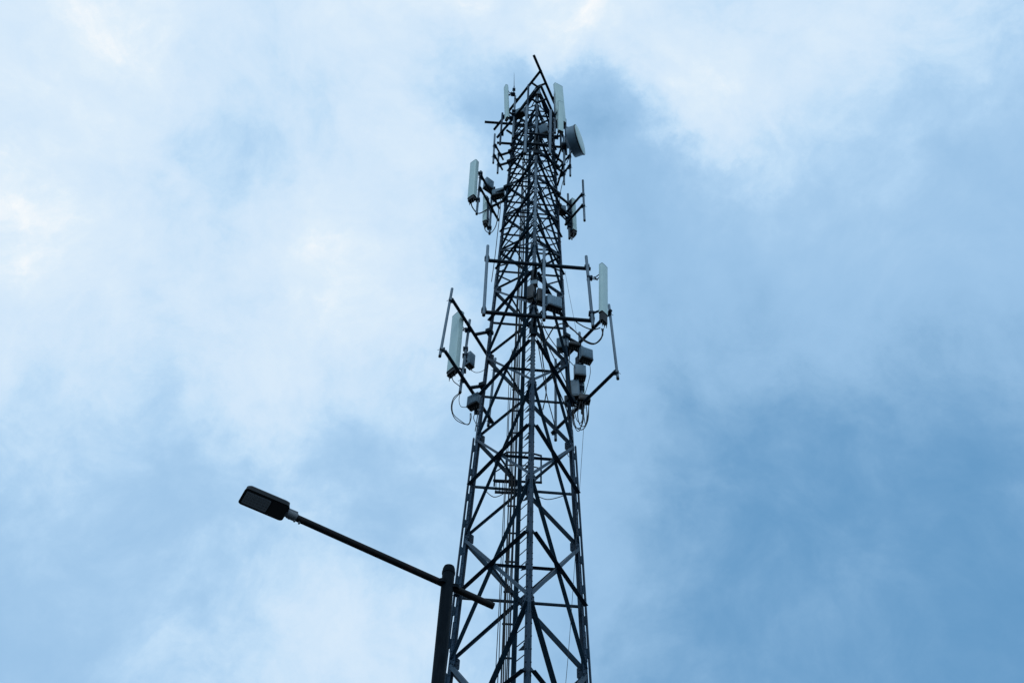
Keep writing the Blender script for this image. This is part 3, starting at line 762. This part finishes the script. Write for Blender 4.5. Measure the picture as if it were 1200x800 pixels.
# ------------------------------------------------------------------ loose cables
CABLES = {
    'aN1': [(2.54, 17.7, 23.83), (2.56, 17.78, 23.61), (2.36, 17.86, 23.35), (2.13, 17.93, 23.5), (1.9, 18.01, 23.89), (1.67, 18.09, 24.33), (1.48, 18.17, 24.57), (1.23, 18.24, 24.49), (1.04, 18.32, 24.09), (0.89, 18.4, 23.79)] ,
    'aN2': [(2.58, 17.65, 23.77), (2.51, 17.78, 23.46), (2.3, 17.91, 23.37), (2.05, 18.04, 23.67), (1.87, 18.17, 24.16), (1.69, 18.3, 24.55)] ,
    'aN3': [(2.5, 17.7, 23.86), (2.3, 17.8, 23.89), (2.07, 17.9, 24.12), (1.84, 18.0, 24.47)] ,
    'L1': [(-1.82, 20.35, 24.62), (-1.75, 20.47, 24.4), (-1.56, 20.58, 24.3), (-1.48, 20.7, 24.24)] ,
    'L2': [(-1.47, 20.7, 24.17), (-1.7, 20.78, 23.97), (-1.75, 20.87, 23.6), (-1.62, 20.95, 23.25), (-1.38, 21.03, 23.13), (-1.18, 21.12, 23.23), (-1.18, 21.2, 23.76)] ,
    'L3': [(-1.48, 20.75, 24.22), (-1.71, 20.81, 23.84), (-1.68, 20.87, 23.38), (-1.43, 20.92, 23.12), (-1.2, 20.98, 23.03), (-1.13, 21.04, 23.37), (-1.15, 21.1, 23.66)] ,
    'L4': [(-1.5, 20.7, 24.2), (-1.54, 20.83, 23.96), (-1.47, 20.97, 23.8), (-1.27, 21.1, 23.92)] ,
    'L5': [(-1.29, 20.9, 25.49), (-1.15, 20.93, 25.37), (-0.99, 20.97, 25.42), (-0.83, 21.0, 25.59)] ,
    'L6': [(-1.03, 21.2, 23.81), (-1.06, 21.12, 23.47), (-0.96, 21.05, 23.13), (-0.89, 20.98, 22.77), (-0.82, 20.9, 22.41)] ,
    'R1': [(2.08, 20.9, 24.12), (1.97, 20.94, 23.66), (2.04, 20.98, 23.15), (2.25, 21.02, 23.1), (2.42, 21.06, 23.55), (2.47, 21.1, 24.24)] ,
    'R2': [(2.18, 20.8, 24.1), (2.09, 20.84, 23.56), (2.16, 20.88, 23.13), (2.32, 20.92, 23.18), (2.39, 20.96, 23.71), (2.36, 21.0, 24.32)] ,
    'R3': [(1.99, 21.0, 24.3), (1.95, 21.04, 23.69), (2.0, 21.08, 23.29), (2.19, 21.12, 23.27), (2.31, 21.16, 23.8), (2.3, 21.2, 24.53)] ,
    'R4': [(2.51, 20.7, 25.81), (2.53, 20.77, 25.44), (2.44, 20.83, 24.94), (2.33, 20.9, 24.49)] ,
    'R5': [(1.9, 20.8, 26.53), (1.86, 20.82, 25.7), (1.9, 20.85, 24.72), (1.95, 20.88, 23.97), (1.99, 20.9, 23.43)] ,
    'l2a': [(-1.8, 19.9, 34.04), (-1.75, 20.12, 33.92), (-1.52, 20.35, 33.82), (-1.28, 20.58, 34.38), (-1.14, 20.8, 35.0)] ,
    'l2b': [(-1.27, 20.7, 33.61), (-1.19, 20.7, 33.2), (-0.99, 20.7, 33.05), (-0.82, 20.7, 33.53), (-0.76, 20.7, 34.44), (-0.75, 20.7, 35.19)] ,
    'r2a': [(2.07, 21.3, 34.58), (2.04, 21.25, 34.08), (2.11, 21.2, 33.59)] ,
    'r2b': [(2.21, 21.4, 34.74), (2.19, 21.3, 34.1), (2.11, 21.2, 33.59)] ,
    's1': [(-0.62, 21.0, 20.54), (-0.32, 20.83, 20.09), (-0.04, 20.67, 20.08), (0.12, 20.5, 20.13)] ,
    's2': [(0.86, 20.8, 20.19), (1.17, 20.9, 20.15), (1.53, 21.0, 20.35), (1.83, 21.1, 20.62)] ,
    'n1': [(0.83, 18.2, 24.6), (1.02, 18.88, 24.57), (1.37, 19.55, 24.4), (1.72, 20.22, 24.21), (1.98, 20.9, 24.19)] ,
    'n2': [(0.78, 18.2, 24.52), (0.94, 18.88, 24.36), (1.26, 19.55, 23.81), (1.61, 20.22, 23.44), (1.86, 20.9, 23.42)] ,
    'n3': [(0.73, 18.3, 25.38), (0.83, 18.62, 24.65), (0.92, 18.95, 23.86), (1.05, 19.28, 22.92), (0.97, 19.6, 22.37)] ,
    'n4': [(0.41, 18.4, 26.01), (0.28, 19.0, 25.83), (0.18, 19.6, 25.38), (0.19, 20.2, 24.87)] ,
    'r6': [(1.76, 20.9, 23.79), (1.85, 20.9, 22.87), (1.89, 20.9, 22.27), (1.81, 20.9, 21.82), (1.74, 20.9, 22.05)] ,
    'r7': [(2.24, 20.9, 24.21), (2.28, 20.92, 23.7), (2.33, 20.95, 23.25), (2.42, 20.98, 23.69), (2.47, 21.0, 24.33)] ,
    'n5': [(0.8, 18.2, 24.85), (1.07, 18.88, 24.89), (1.45, 19.55, 25.0), (1.84, 20.22, 25.26), (2.12, 20.9, 25.72)] ,
    'n6': [(0.72, 18.4, 24.16), (0.88, 18.95, 23.67), (1.06, 19.5, 22.99), (1.29, 20.05, 22.5), (1.42, 20.6, 22.54)] ,
    'r8': [(2.04, 20.95, 24.25), (2.01, 20.98, 23.89), (2.08, 21.01, 23.48), (2.21, 21.04, 23.41), (2.27, 21.07, 23.86), (2.24, 21.1, 24.42)] ,
    'r9': [(2.35, 20.85, 24.24), (2.28, 20.88, 23.73), (2.19, 20.91, 23.09), (2.09, 20.94, 22.93), (1.97, 20.97, 23.28), (1.93, 21.0, 23.91)] ,
    'l7': [(-0.7, 21.0, 26.8), (-0.74, 20.98, 25.9), (-0.82, 20.95, 24.84), (-0.92, 20.92, 23.64), (-0.97, 20.9, 22.69)] ,
    'l8': [(-0.7, 20.6, 35.42), (-0.69, 20.64, 34.35), (-0.73, 20.68, 32.91), (-0.76, 20.71, 31.56), (-0.82, 20.75, 30.02)] ,
    'd1': [(1.99, 19.3, 37.01), (1.98, 19.65, 36.81), (1.8, 20.0, 36.39), (1.64, 20.35, 35.66), (1.59, 20.7, 34.64)] ,
    'w1': [(2.26, 20.9, 22.97), (1.94, 20.47, 18.77), (1.67, 20.03, 15.32), (1.52, 19.6, 13.71)] ,
    'w2': [(1.8, 20.9, 31.06), (1.93, 20.9, 29.68), (2.08, 20.9, 28.24), (2.15, 20.9, 27.46)] ,
}
GR = "loose antenna cables"
CABLE_INFO = {
    'aN1': ('black cable looping from the right mid-tower antenna back to the near leg', .020, GR),
    'aN2': ('black cable swinging lowest below the right mid-tower antenna', .020, GR),
    'aN3': ('short black cable hugging the lower rail beside the right mid-tower antenna', .018, GR),
    'L1': ('short black jumper cable under the left mid-tower panel antenna', .014, GR),
    'L2': ('large outer cable loop hanging left of the tower by the low radio box', .014, GR),
    'L3': ('inner cable loop hanging left of the tower by the low radio box', .012, GR),
    'L4': ('short cable curving from the left mount rail into the low radio box', .010, GR),
    'L5': ('thin cable sagging from the upright left radio box to the tower leg', .010, GR),
    'L6': ('black cable dangling below the low left radio box along the leg', .012, GR),
    'R1': ('outermost cable loop hanging under the right mid-tower radios', .016, GR),
    'R2': ('innermost cable loop hanging under the right mid-tower radios', .015, GR),
    'R3': ('leftmost cable loop hanging under the right mid-tower radios', .015, GR),
    'R4': ('thin cable curving down right of the stacked mid-tower radios', .010, GR),
    'R5': ('black cable running down the tower leg behind the right radios', .016, GR),
    'l2a': ('thick black cable curving from the leftmost upper antenna to its mount', .024, GR),
    'l2b': ('grey-black cable hanging in a U under the upper left mount', .018, GR),
    'r2a': ('left short cable tail under the upper right panel antenna', .018, GR),
    'r2b': ('right short cable tail under the upper right panel antenna', .014, GR),
    's1': ('sagging cable left of the near leg below the rest platform', .012, GR),
    's2': ('sagging cable right of the near leg below the rest platform', .012, GR),
    'n1': ('upper black cable slanting from the near leg to the right mid-tower radios', .016, GR),
    'n2': ('lower black cable slanting from the near leg to the right mid-tower radios', .016, GR),
    'n3': ('black cable dropping from the centre radios down beside the near leg', .016, GR),
    'n4': ('black cable bending from the dark radio pair to the cable ladder', .014, GR),
    'r6': ('small cable loop against the right tower leg below the radios', .010, GR),
    'r7': ('narrow cable loop at the right edge of the cables under the right radios', .012, GR),
    'n5': ('black cable curving from the centre radios to the topmost right radios', .014, GR),
    'n6': ('long black cable falling right of the near leg towards the rest platform', .014, GR),
    'r8': ('small tight cable loop in the middle of the cables under the right radios', .012, GR),
    'r9': ('wide lowest cable loop crossing the others under the right radios', .012, GR),
    'l7': ('black cable running down the left tower leg behind the left mid-tower mount', .014, GR),
    'l8': ('black cable running down the left tower leg below the upper left mount', .014, GR),
    'd1': ('black feed cable dropping from the round dish to the right tower leg', .014, GR),
    'w1': ('long thin wire hanging down inside the right tower leg from the cable loops', .006, "thin loose wires"),
    'w2': ('short thin wire right of the tower below the wide mount rail', .006, "thin loose wires"),
}

for k, (lab, r, group) in CABLE_INFO.items():
    sh = Shape(); sh.sweep(CABLES[k], r, 6, 6)
    o = obj('hanging_wire' if 'wire' in lab else 'antenna_cable', sh, 'cable', origin=CABLES[k][0])
    tag(o, lab, 'wire' if 'wire' in lab else 'cable', group)

# ------------------------------------------------------------------ street lamp
K = 9.0 / 7.0
def lp(x, y, z): return V((x * K, y * K, 1.6 + (z - 1.6) * K))
PX = lp(-.4535, 7.0, 7.0)
lamp = thing('street_lamp', 'dark street lamp with a long slanting arm and flat LED head beside the tower', 'street lamp', (PX.x, PX.y, 0))
R_P = 0.069
sh = Shape()
zt = PX.z + (7.0 - 7.0) * K
sh.lathe((PX.x, PX.y, 0), Z, [(0, 0), (0, .085), (.3, .085), (.34, R_P * 1.12), (3.0, R_P * 1.1), (3.05, R_P), (zt - .045, R_P), (zt - .015, R_P * .86), (zt, R_P * .5), (zt + .006, 0)], 28)
pole = obj('pole', sh, 'pole', lamp)
sh = Shape(); sh.lathe((PX.x, PX.y, zt - .11), Z, [(0, R_P), (0, R_P * 1.08), (.03, R_P * 1.08), (.03, R_P)], 28); obj('cap_collar', sh, 'pole', pole)
sh = Shape(); sh.box(V((PX.x, PX.y, .03)), V((1, 0, 0)), V((0, 1, 0)), Z, .42, .42, .05, .008); obj('base_plate', sh, 'pole', pole)
J = lp(-.4479, 7.0, 6.7938)
E_ = lp(-1.7658, 6.4897, 7.0455)
u = (E_ - J).normalized()
sh = Shape(); sh.tube(J - u * .43 * K, E_ + u * .02, .0385, 16); armo = obj('arm', sh, 'arm', lamp)
sh = Shape(); sh.tube(J - u * (.43 * K + .002), J - u * (.43 * K - .01), .034, 16); obj('open_end_shade', sh, 'black', armo)  # black disc on the solid end, painted as shade inside a hollow arm
sh = Shape()
for k in (-1, 1): sh.tube(J + u * .075 * k - Z * .02 - u.cross(Z) * .02, J + u * .075 * k + Z * .02 - u.cross(Z) * .02, .05, 12)
obj('arm_clamp', sh, 'pole', armo)
# head: a flat rounded slab, lens and driver cover underneath
hu = (lp(-2.175, 6.325, 7.1) - lp(-1.828, 6.5025, 7.075)).normalized()
hs = hu.cross(Z).normalized()
if hs.y > 0: hs = -hs
hz = hs.cross(hu).normalized()
if hz.z < 0: hz = -hz
HL, HW, HT = .40 * K, .222 * K, .045 * K
h0 = lp(-1.828, 6.5025, 7.075)      # arm-side end, on the underside
head = None
def slab(sh, c0, L, W, T, z0, r, taper=.93):
    pts = []
    for cx, cy, a0 in ((L - r, W / 2 - r, 0), (r, W / 2 - r, 90), (r, -W / 2 + r, 180), (L - r, -W / 2 + r, 270)):
        for k in range(5):
            a = math.radians(a0 + k * 22.5)
            pts.append((cx + r * math.cos(a), cy + r * math.sin(a)))
    lo = [sh.bm.verts.new(c0 + hu * x + hs * y + hz * z0) for x, y in pts]
    hi = [sh.bm.verts.new(c0 + hu * (L / 2 + (x - L / 2) * taper) + hs * y * taper + hz * (z0 + T)) for x, y in pts]
    n = len(pts)
    for k in range(n): sh.bm.faces.new((lo[k], lo[(k + 1) % n], hi[(k + 1) % n], hi[k]))
    sh.bm.faces.new(lo[::-1]); sh.bm.faces.new(hi)
sh = Shape(); slab(sh, h0, HL, HW, HT, 0, .032 * K); head = obj('lamp_head', sh, 'lamphead', lamp)
sh = Shape(); slab(sh, h0 + hu * HL * .02 , HL * .96, HW * .9, HT * .3, HT * 1.002, .03 * K); obj('top_shell', sh, 'lampgrey', head)
for k in range(9):
    sh = Shape(); sh.box(h0 + hu * HL * (.42 + k * .055) + hz * HT * 1.38, hu, hs, hz, .006, HW * .7, HT * .2); obj('cooling_fin', sh, 'lampgrey', head)
sh = Shape(); slab(sh, h0 + hu * HL * .0, HL * .30, HW * .5, HT * .75, HT * 1.25, .02 * K); obj('driver_box', sh, 'lampgrey', head)
sh = Shape(); slab(sh, h0 + hu * HL * .40, HL * .54, HW * .72, .008, -.0065, .012 * K, 1.0); lens = obj('lens', sh, 'lens', head)
for i in range(4):
    for j in range(8):
        sh = Shape() if (i == 0 and j == 0) else sh
        c = h0 + hu * HL * (.445 + j * .065) + hs * HW * (-.24 + i * .16) - hz * .009
        sh.box(c, hu, hs, hz, .018, .018, .005)
obj('led_chips', sh, 'led', lens, kind='stuff')
sh = Shape(); slab(sh, h0 + hu * HL * .03, HL * .34, HW * .88, .008, -.005, .02 * K, 1.0); obj('driver_cover', sh, 'black', head)
sh = Shape()
c = h0 - hu * .05 + hz * HT * .45
sh.box(c, hu, hs, hz, .13, .085, .075, .01)
sh.tube(E_ - u * .05, E_ + u * .06, .046, 14)
sh.tube(c - hs * .06 - hz * .01, c + hs * .06 - hz * .01, .022, 10)
obj('spigot', sh, 'lampgrey', head)
for k in (0, .055):
    sh = Shape(); sh.tube(E_ - u * (.03 + k) - Z * .06, E_ - u * (.03 + k) - Z * .03, .012, 6); obj('set_screw', sh, 'lampgrey', head)
